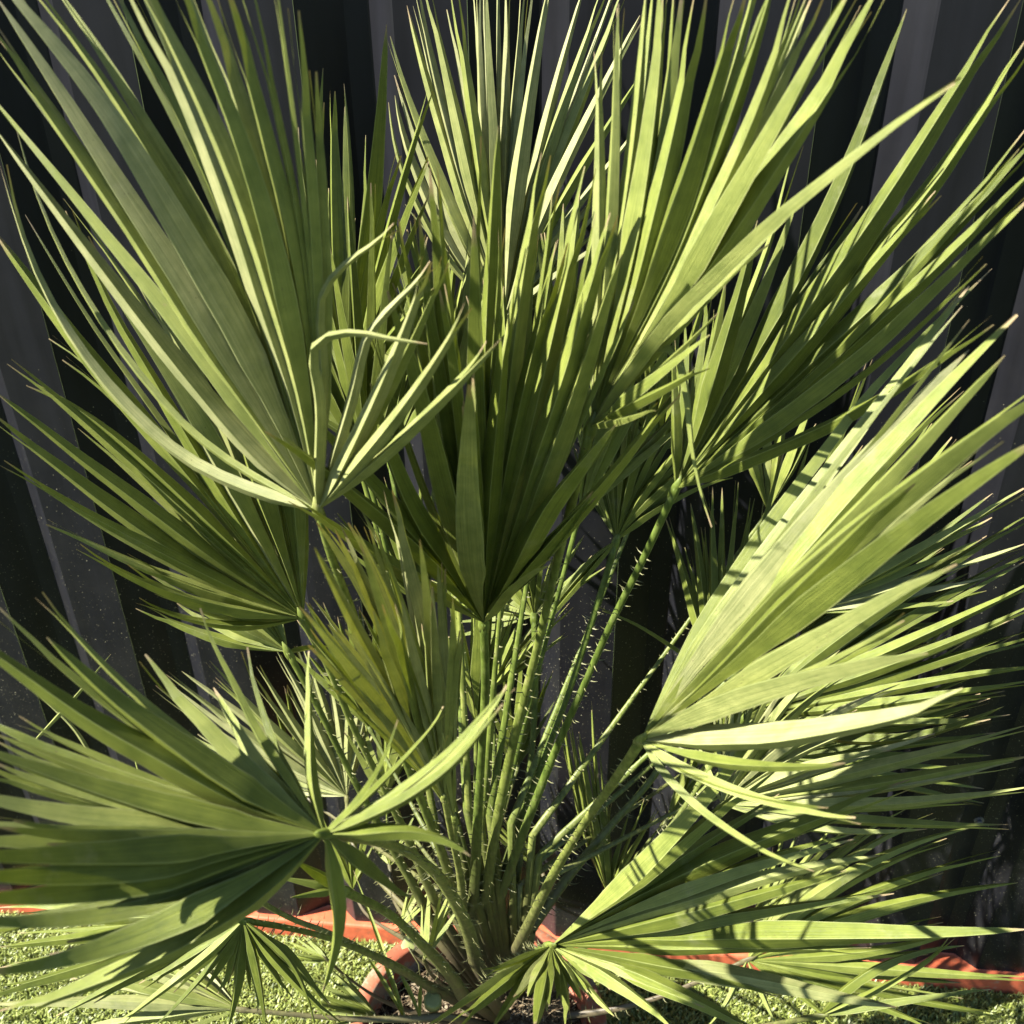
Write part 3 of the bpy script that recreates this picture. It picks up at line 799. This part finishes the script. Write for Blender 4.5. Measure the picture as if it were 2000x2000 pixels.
# ---- O: lower right frond
frond((1077, 1847), -.66, (-.60, -.74, -.84), [(1050, 1858), (1010, 1878), (975, 1905), (945, 1935)], parse('''
1200,1735 1300,1640 1400,1540 1450,1465 1499,1398 w=1.35 y=-.7
1210,1745 1320,1660 1420,1570 1520,1490 w=1.1 y=-.66
1220,1760 1340,1700 1445,1655 1626,1597 1700,1565 1782,1530 w=1.3
1230,1780 1360,1730 1500,1685 1670,1641 w=1.15
1230,1800 1380,1750 1550,1690 1718,1671 w=1.1
1230,1812 1380,1780 1500,1745 1653,1700 w=1.15
1240,1830 1340,1838 1445,1822 1626,1822 1807,1832 2010,1815 w=1.45
1200,1870 1300,1894 1400,1897 1481,1909 1626,1949 1751,1967 w=1.35
1180,1880 1300,1930 1400,1975 1500,2030 w=1.3
1150,1890 1230,1940 1320,2010 w=1.1
1120,1900 1160,1945 1200,1985 w=1.0
1090,1900 1105,1950 1110,2010 w=1.0
1065,1900 1055,1950 1045,2010 w=1.2
1040,1890 1000,1950 960,2010 w=.9
1020,1895 950,1950 880,2010 w=.9
1000,1895 900,1960 830,2010 w=.8
'''), w=.0125, fold=.5, tint=.5, srad=.0080, th=.010, thd=2.6, fill=8, tspan=(.05, .95), baseY=-.46)
# ---- P: right bottom frond
frond((1460, 1875), -.36, (-.16, -.36, -.44), [(1380, 1910), (1280, 1950), (1180, 1975), (1080, 1985)], parse('''
1470,1800 1490,1720 1480,1640 w=.8
1490,1790 1530,1700 1560,1620 w=.8
1510,1780 1600,1700 1700,1620 1770,1580 w=.8
1520,1800 1640,1720 1780,1650 1901,1615 w=1.1
1530,1810 1680,1750 1820,1710 1952,1666 w=1.0
1540,1825 1700,1780 1850,1750 1988,1724 w=1.1
1540,1845 1650,1835 1750,1820 1840,1796 w=1.0
1540,1865 1700,1860 1800,1850 1883,1812 w=1.0
1560,1880 1700,1890 1850,1905 2010,1912 w=1.1
1550,1895 1680,1925 1800,1960 1963,1985 w=1.0
1560,1910 1700,1960 1830,2010 w=1.0
1520,1910 1580,1960 1640,2010 w=.9
1480,1920 1500,1970 1520,2010 w=.8
1440,1910 1420,1960 1380,2010 w=.8
'''), w=.0115, fold=.5, tint=.6, srad=.0055, fill=7, th=.007, tspan=(.1, .9))
frond((1600, 1985), -.52, (-.50, -.5, -.5), [(1450, 2010), (1250, 2030)], parse('''
1700,1900 1800,1860 1883,1847 w=.9
1720,1930 1820,1880 1860,1830 w=.8
1740,1960 1850,1945 1934,1930 w=.9
'''), w=.011, fold=.5, tint=.4, fill=0, th=0)
# ---- Q: right middle frond
frond((1412, 1572), -.34, (-.22, -.36, -.44), [(1340, 1640), (1250, 1730), (1150, 1820), (1060, 1880)], parse('''
1395,1520 1370,1470 1350,1420 w=.6
1408,1510 1400,1440 1390,1380 w=.7
1425,1500 1440,1420 1455,1350 w=.7
1450,1500 1500,1420 1560,1340 1640,1270 w=.9
1470,1510 1550,1440 1640,1390 1760,1340 w=1.0
1490,1530 1600,1490 1742,1465 w=1.1
1500,1540 1640,1510 1807,1478 2010,1420 w=1.1
1510,1555 1640,1540 1753,1525 1880,1500 2020,1475 w=1.1
1510,1570 1640,1568 1753,1572 1880,1555 2020,1540 w=1.1
1510,1582 1640,1598 1771,1608 1970,1615 w=.9
1500,1595 1640,1625 1811,1619 w=.9
'''), w=.0118, fold=.5, tint=.85, srad=.0056, fill=7, th=.008)
# ---- R: dark fronds on the far right
frond((1395, 1330), -.20, (-.10, -.14, -.26), [(1284, 1506), (1200, 1605), (1121, 1698), (1060, 1780), (1020, 1840)], parse('''
1310,1270 1240,1215 1172,1190 w=.45 y=-.34
1370,1230 1354,1200 1330,1100 1303,1010 w=1.0
1375,1200 1373,1150 1365,1060 1349,983 w=1.0
1392,1200 1396,1120 1392,1030 1388,950 w=1.0
1410,1200 1430,1100 1440,1000 1440,940 w=1.0
1430,1200 1480,1080 1510,970 1530,880 w=1.0
1450,1210 1520,1090 1600,960 1660,830 1700,700 w=1.0
1470,1220 1570,1100 1680,960 1800,830 1880,760 w=1.0
1480,1240 1600,1130 1760,1010 1900,900 w=1.1
'''), w=.012, fold=.5, tint=.2, srad=.0072, th=.011, fill=6, tspan=(.05, .95))
frond((1455, 1400), -.26, (-.12, -.26, -.36), [(1400, 1480), (1320, 1600), (1220, 1720), (1100, 1840)], parse('''
1560,1280 1700,1150 1850,1050 2010,955 w=1.1
1570,1300 1720,1190 1880,1090 2030,1000 w=1.1
1580,1315 1740,1220 1880,1150 2040,1060 w=1.1
1580,1330 1740,1270 1880,1210 2040,1130 w=1.1
1580,1345 1740,1300 1880,1250 2040,1175 w=1.0
1590,1360 1740,1325 1900,1270 2040,1230 w=1.1
1590,1375 1740,1350 1900,1310 2040,1300 w=1.0
1590,1390 1740,1375 1880,1345 2030,1330 w=1.0
1590,1410 1740,1405 1880,1415 1974,1400 w=.9
1580,1430 1700,1445 1800,1440 1960,1380 w=.9
'''), w=.012, fold=.5, tint=.25, srad=.0052, th=.008, fill=5)
# ---- H, I: fronds between the centre and the fence
frond((1204, 1055), -.24, (-.16, -.20, -.26), [(1170, 1170), (1115, 1340), (1070, 1460), (1020, 1590), (965, 1760)], parse('''
1160,980 1117,867 w=.8
1175,960 1140,860 1110,760 w=.9
1188,940 1170,820 1150,720 w=.9
1200,930 1200,800 1190,700 w=.9
1215,930 1230,800 1240,680 w=.9
1230,940 1265,820 1300,700 w=.9
1240,950 1300,840 1350,740 w=.9
1250,970 1330,880 1400,800 w=.9
1250,990 1340,920 1430,860 w=.9
1260,1010 1350,960 1430,930 w=.8
1150,1120 1080,1200 1010,1280 w=.5
1140,1100 1090,1180 1040,1260 w=.5
'''), w=.0105, fold=.55, tint=.2, srad=.0060, th=.010, fill=6, tspan=(.1, .85))
frond((1043, 1203), -.20, (-.12, -.16, -.2), [(1046, 1330), (1040, 1450), (1025, 1580), (1000, 1780)], fanpts((1043, 1203), 195, 35, 15, 210), w=.009, fold=.55, tint=.3, srad=.0062, th=.010, fill=0, tspan=(.1, .9), listed=False)
frond((960, 1345), -.22, (-.12, -.16, -.2), [(965, 1500), (955, 1780)], fanpts((960, 1345), 100, 35, 7, 230), w=.0085, fold=.55, tint=.45, srad=.0045, th=.006, fill=0, listed=False)
# ---- J: pale frond at the top, against the fence
frond((985, 620), -.13, (-.10, -.08, -.10), [(990, 760), (985, 1000), (960, 1400), (930, 1780)], parse('''
900,540 840,450 790,400 w=.7
880,520 820,400 770,300 759,200 w=.6
910,470 850,320 800,200 759,72 w=1.0
920,440 880,300 830,150 795,11 w=1.0
925,430 890,280 850,150 812,-30 w=1.0
930,420 900,260 870,120 832,-30 w=1.2
950,420 930,270 910,120 885,-30 w=1.1
958,420 945,250 937,100 935,-30 w=.9
966,420 968,250 957,100 950,-30 w=.9
980,420 990,250 990,100 992,-30 w=.9
988,420 1005,250 1018,100 1022,-30 w=.9
1000,430 1020,300 1050,120 1072,-30 w=1.1
1020,420 1060,280 1100,120 1142,-30 w=1.1
1030,420 1080,280 1130,130 1185,-30 w=1.1
1035,430 1100,290 1160,150 1225,-30 w=1.0
1045,440 1110,310 1180,180 1250,30 w=.9
1055,460 1140,330 1200,240 1270,120 w=.9
1060,480 1140,390 1220,300 1262,230 w=.8
1065,520 1130,460 1200,380 w=.7
1070,550 1150,490 1230,440 w=.7
'''), w=.0120, fold=.55, tint=.95, srad=.0048, th=0, fill=9)
# ---- E: narrow dark frond behind A and D
frond((683, 791), -.26, (-.14, -.28, -.40), [(700, 900), (740, 1050), (780, 1250), (830, 1500), (870, 1720)], parse('''
650,700 620,560 600,420 580,250 w=.7
655,680 640,520 625,380 631,133 w=.7
672,650 665,500 655,340 650,178 w=1.5
680,640 690,480 690,330 672,163 w=.6
690,650 704,580 733,435 748,217 755,47 w=1.2
700,660 720,540 750,420 780,300 w=.9
705,670 740,540 795,325 842,174 w=.85
715,690 770,560 800,470 838,380 w=.8
725,710 780,640 850,560 w=.8
'''), w=.0118, fold=.6, tint=.3, srad=.0046, th=.006, fill=7)
# ---- T: tall folded frond left of the stalks
frond((887, 1600), -.46, (-.60, -.68, -.56), [(890, 1660), (900, 1720), (905, 1790)], parse('''
850,1528 760,1430 690,1350 600,1230 w=.9
850,1510 755,1400 680,1300 590,1180 w=.9
845,1500 790,1400 703,1312 640,1220 w=1.0
850,1480 794,1338 678,1105 626,1025 w=1.3
855,1470 781,1312 729,1183 660,1030 w=1.2
858,1470 790,1290 745,1126 685,1025 w=1.1
862,1460 807,1286 755,1105 732,1038 w=1.0
868,1450 835,1284 802,1131 781,1040 758,955 w=1.2
874,1460 846,1320 830,1214 w=1.0
878,1460 855,1300 844,1140 w=1.0
882,1460 868,1300 860,1183 855,1100 w=1.0
885,1460 885,1380 895,1276 w=.9
888,1460 895,1350 905,1240 w=.9
'''), w=.0135, fold=.6, tint=.9, srad=.0065, th=.009, fill=0, tspan=(.05, .95))
frond((868, 1560), -.60, (-.78, -.80, -.72), [(885, 1650), (900, 1720), (905, 1790)], fanpts((868, 1560), 134, 84, 13, 470, .22), w=.0100, fold=.6, tint=.9, srad=.005, th=0, fill=0, listed=False)
# ---- S: pale frond at the left against the fence
frond((677, 1555), -.16, (-.12, -.14, -.14), [(685, 1640), (740, 1720), (830, 1810)], parse('''
620,1550 500,1530 400,1470 w=.9
600,1540 480,1490 319,1409 w=1.0
590,1530 460,1450 301,1342 w=1.0
590,1510 470,1420 326,1314 w=1.0
600,1500 480,1400 355,1311 w=1.1
610,1490 500,1390 406,1292 w=1.1
620,1480 560,1390 504,1300 w=1.1
640,1470 600,1370 540,1270 w=1.0
655,1460 630,1360 590,1260 w=1.0
668,1460 655,1360 630,1270 w=1.0
680,1460 682,1380 675,1290 w=1.0
695,1470 710,1400 725,1330 w=.9
705,1480 740,1420 770,1380 w=.8
'''), w=.0105, fold=.5, tint=1.0, srad=.0048, th=.006, fill=6)
# ---- thorny stalks whose blades are hidden, small fronds at the base
frond((668, 1738), -.66, (-.7, -.7, -.7), [(760, 1785), (830, 1850), (880, 1905), (905, 1945)], fanpts((668, 1738), 190, 150, 3, 150), w=.010, srad=.0085, th=.008, fill=0, listed=False, baseY=-.46, tint=.4)
frond((471, 1738), -.52, (-.5, -.5, -.5), [(560, 1790), (660, 1830), (790, 1900), (870, 1940)], parse('''
420,1720 330,1640 254,1440 w=.4 y=-.40
56,1459 140,1370 217,1277 w=.45 free=1 y0=-.40 y=-.40
200,1520 150,1430 76,1358 w=.55 free=1 y0=-.30 y=-.30
'''), w=.010, srad=.0058, th=.015, thd=.7, fill=0, baseY=-.44, tint=.9, tspan=(.1, .95))
frond((689, 1738), -.22, (-.18, -.18, -.18), [(720, 1790), (800, 1840)], fanpts((689, 1738), 118, 66, 9, 165), w=.008, fill=0, srad=.004, th=0, listed=False, tint=.3)
frond((761, 1691), -.22, (-.18, -.18, -.18), [(770, 1760), (820, 1830)], fanpts((761, 1691), 130, 40, 8, 120), w=.007, fill=0, srad=.004, th=.004, listed=False, tint=.5)
frond((783, 1815), -.36, (-.34, -.34, -.34), [(800, 1850), (830, 1880)], fanpts((783, 1815), 80, 45, 5, 120), w=.007, fill=0, srad=.004, th=0, listed=False, tint=.8)
frond((829, 1878), -.42, (-.38, -.38, -.38), [(840, 1900), (860, 1920)], fanpts((829, 1878), 92, 58, 6, 170), w=.010, fill=0, srad=.004, th=0, listed=False, tint=.8)
frond((1190, 1752), -.28, (-.22, -.22, -.24), [(1150, 1800), (1080, 1850)], parse('''
1150,1650 1120,1520 1100,1397 w=.8
1160,1640 1132,1520 1112,1408 w=.8
1168,1640 1145,1530 1128,1430 w=.8
1175,1640 1160,1540 1148,1470 w=.8
1182,1640 1172,1560 1165,1510 w=.8
1188,1660 1186,1600 1184,1550 w=.8
1200,1680 1215,1640 1228,1590 w=.8
1215,1690 1250,1640 1286,1579 w=.8
1225,1695 1265,1650 1300,1602 w=.7
1160,1780 1145,1800 1130,1815 w=.6
'''), w=.0105, fold=.6, tint=.3, srad=.004, th=0, fill=0)
frond((1060, 1705), -.20, (-.18, -.18, -.18), [(1070, 1750), (1040, 1820)], fanpts((1060, 1705), 142, 122, 6, 160), w=.008, fill=0, srad=.004, th=0, listed=False, tint=.3)
frond((1303, 1602), -.22, (-.18, -.18, -.2), [(1250, 1700), (1180, 1800)], fanpts((1303, 1602), 75, 25, 9, 190), w=.009, fill=0, srad=.0045, th=0, listed=False, tint=.5)
frond((640, 1875), -.40, (-.36, -.38, -.40), [(680, 1910), (740, 1950), (800, 1975)], fanpts((640, 1875), 130, 185, 8, 85), w=.007, fill=0, srad=.0035, th=0, listed=False, tint=.3)
frond((738, 1985), -.46, (-.44, -.46, -.48), [(780, 1995), (830, 1990)], fanpts((738, 1985), 128, 190, 9, 150), w=.009, fill=0, srad=.004, th=0, listed=False, tint=.4)
# ---- extra thorny stalks and far dark blades that fill the thicket
frond((612, 1235), -.30, (-.2, -.2, -.2), [(680, 1400), (740, 1540), (800, 1680), (855, 1790)], [], w=.01, fill=0, th=.008, tspan=(.1, .9))if False else None
BG = [((720, 930), -.34, 116, 72, 9, 520), ((1000, 930), -.33, 104, 62, 9, 430), ((1130, 1010), -.3, 88, 40, 8, 420),
      ((850, 1480), -.24, 140, 82, 11, 300), ((930, 1420), -.28, 108, 72, 8, 330), ((720, 1420), -.20, 135, 75, 11, 260),
      ((600, 1560), -.10, 150, 70, 9, 200), ((1560, 1200), -.22, 65, 5, 13, 470), ((1520, 1480), -.18, 42, -14, 13, 480),
      ((1010, 1500), -.16, 125, 60, 8, 220), ((750, 1560), -.18, 120, 60, 9, 190), ((640, 620), -.12, 125, 75, 9, 300), ((880, 820), -.3, 118, 80, 9, 420), ((1090, 760), -.26, 100, 62, 8, 380),
      ((1290, 880), -.10, 150, 20, 16, 330), ((860, 760), -.12, 150, 40, 16, 330), ((760, 900), -.14, 150, 60, 13, 330),
      ((1500, 1000), -.08, 110, 60, 6, 300), ((1560, 1250), -.09, 65, 0, 10, 430), ((1080, 800), -.12, 130, 50, 11, 350),
      
      ((820, 1180), -.14, 145, 70, 12, 240), ((1380, 1480), -.12, 95, 5, 14, 330)]
for hub, Y, a0, a1, n, L in BG:
    frond(hub, Y, (Y + .02, Y + .03, Y + .02), [(hub[0] * .6 + 925 * .4, hub[1] * .6 + 1790 * .4), (hub[0] * .2 + 925 * .8, hub[1] * .2 + 1790 * .8)],
          fanpts(hub, a0, a1, n, L, .15), w=.0115, fold=.6, tint=random.choice([.15, .35, .6]), fill=0, srad=.0042, th=.005, thd=.5, listed=False)

LISTED.sort(key=lambda q: -q[0])
for q in LISTED[:298]:
    L, fr, C, t, Nq, hw, fo, tn, fk, tw, rag = q
    mb = MB(); leaflet_geo(mb, C, t, Nq, hw, fo, tn, fk, rag, tw)
    link('leaflet', mb.mesh('leaflet', TRUNK), fr, [LEAF], True)
for q in LISTED[298:]:
    L, fr, C, t, Nq, hw, fo, tn, fk, tw, rag = q
    leaflet_geo(FILL, C, t, Nq, hw, fo, tn, fk, rag, tw)
link('leaflet', FILL.mesh('leaflet', TRUNK), palm, [LEAF], True, kind='stuff')
print('LISTED', len(LISTED), 'fill verts', len(FILL.v))

# ------------------------------------------------------------------ seedlings and weeds in the pot
def weed(name, label, blades, group=None):
    root = blades[0][0]; base = at(*root)
    e = empty(name, base, label=label, category='weed')
    for pts, w in blades:
        C2, t = catmull([root[:2]] + [p[:2] for p in pts], 9)
        Y1 = pts[-1][2] if len(pts[-1]) > 2 else root[2]
        C = [at(C2[k][0], C2[k][1], root[2] + (Y1 - root[2]) * t[k]) for k in range(9)]
        hw = [max(w * min(1, .5 + t[k]) * (1 - max(0, (t[k] - .5) / .5) ** 1.5), .0003) for k in range(9)]
        mb = MB(); leaflet_geo(mb, C, t, (EYE - C[4]).normalized(), hw, -.5, .5 + random.random() * .3, False)
        link('blade', mb.mesh('blade', base), e, [LEAF], True)
w1 = (862, 1995, -.47)
weed('grass_weed', 'thin upright grass weed growing from the soil at the pot left edge', [])if False else None
def weed2(label, root, tips, w):
    base = at(*root); e = empty('weed', base, label=label, category='weed')
    for tip in tips:
        C2, t = catmull([root[:2], ((root[0] + tip[0]) / 2 + random.uniform(-4, 4), (root[1] + tip[1]) / 2), tip[:2]], 9)
        C = [at(C2[k][0], C2[k][1], root[2] + (tip[2] - root[2]) * t[k]) for k in range(9)]
        hw = [max(w * min(1, .5 + t[k]) * (1 - max(0, (t[k] - .5) / .5) ** 1.5), .0003) for k in range(9)]
        mb = MB(); leaflet_geo(mb, C, t, (EYE - C[4]).normalized(), hw, -.5, .5 + random.random() * .3, False)
        link('blade', mb.mesh('blade', base), e, [LEAF], True)
weed2('tall narrow grass weed leaning left over the pot rim', (792, 1990, -.46), [(706, 1850, -.42), (745, 1870, -.45), (690, 1700, -.30)], .0032)
weed2('short upright grass weed beside the cut stub in the pot', (820, 1985, -.47), [(775, 1890, -.46), (822, 1915, -.47)], .0030)
def heart():
    s = at(822, 1918, -.44); b = at(797, 1850, -.42); e = empty('seedling', s, label='single arrow shaped green seedling leaf on a curved stem inside the pot', category='seedling')
    mb = MB(); tube(mb, [s, s.lerp(b, .5) + Vector((.006, 0, .002)), b], [.0011, .001, .0009], 6); link('stem', mb.mesh('stem', s), e, [STALK], True)
    N = (EYE - b).normalized(); u = Vector((.1, 0, 1)); u = (u - N * u.dot(N)).normalized(); r = u.cross(N)
    O = [(0, 0), (-.008, -.003), (-.010, .002), (-.006, .010), (0, .022), (.005, .010), (.009, .001), (.007, -.003)]
    mb = MB(); mb.add([b + u * .006] + [b + r * x + u * y - N * abs(x) * .3 for x, y in O], [(0, i, i % 8 + 1) for i in range(1, 9)], tint=.9)
    link('blade', mb.mesh('blade', s), e, [LEAF], True)
heart()
def stub():
    p = at(845, 1952, -.46); d = (EYE - p + Vector((0, 0, .6))).normalized(); mb = MB()
    tube(mb, [p - d * .04, p - d * .004, p, p + d * .0006], [.0125, .0125, .0115, .009], 16, .9)
    link('palm_stub', mb.mesh('palm_stub'), None, [BROWNIE], True, label='round cut green palm stub sticking out of the soil', category='stub')
stub()
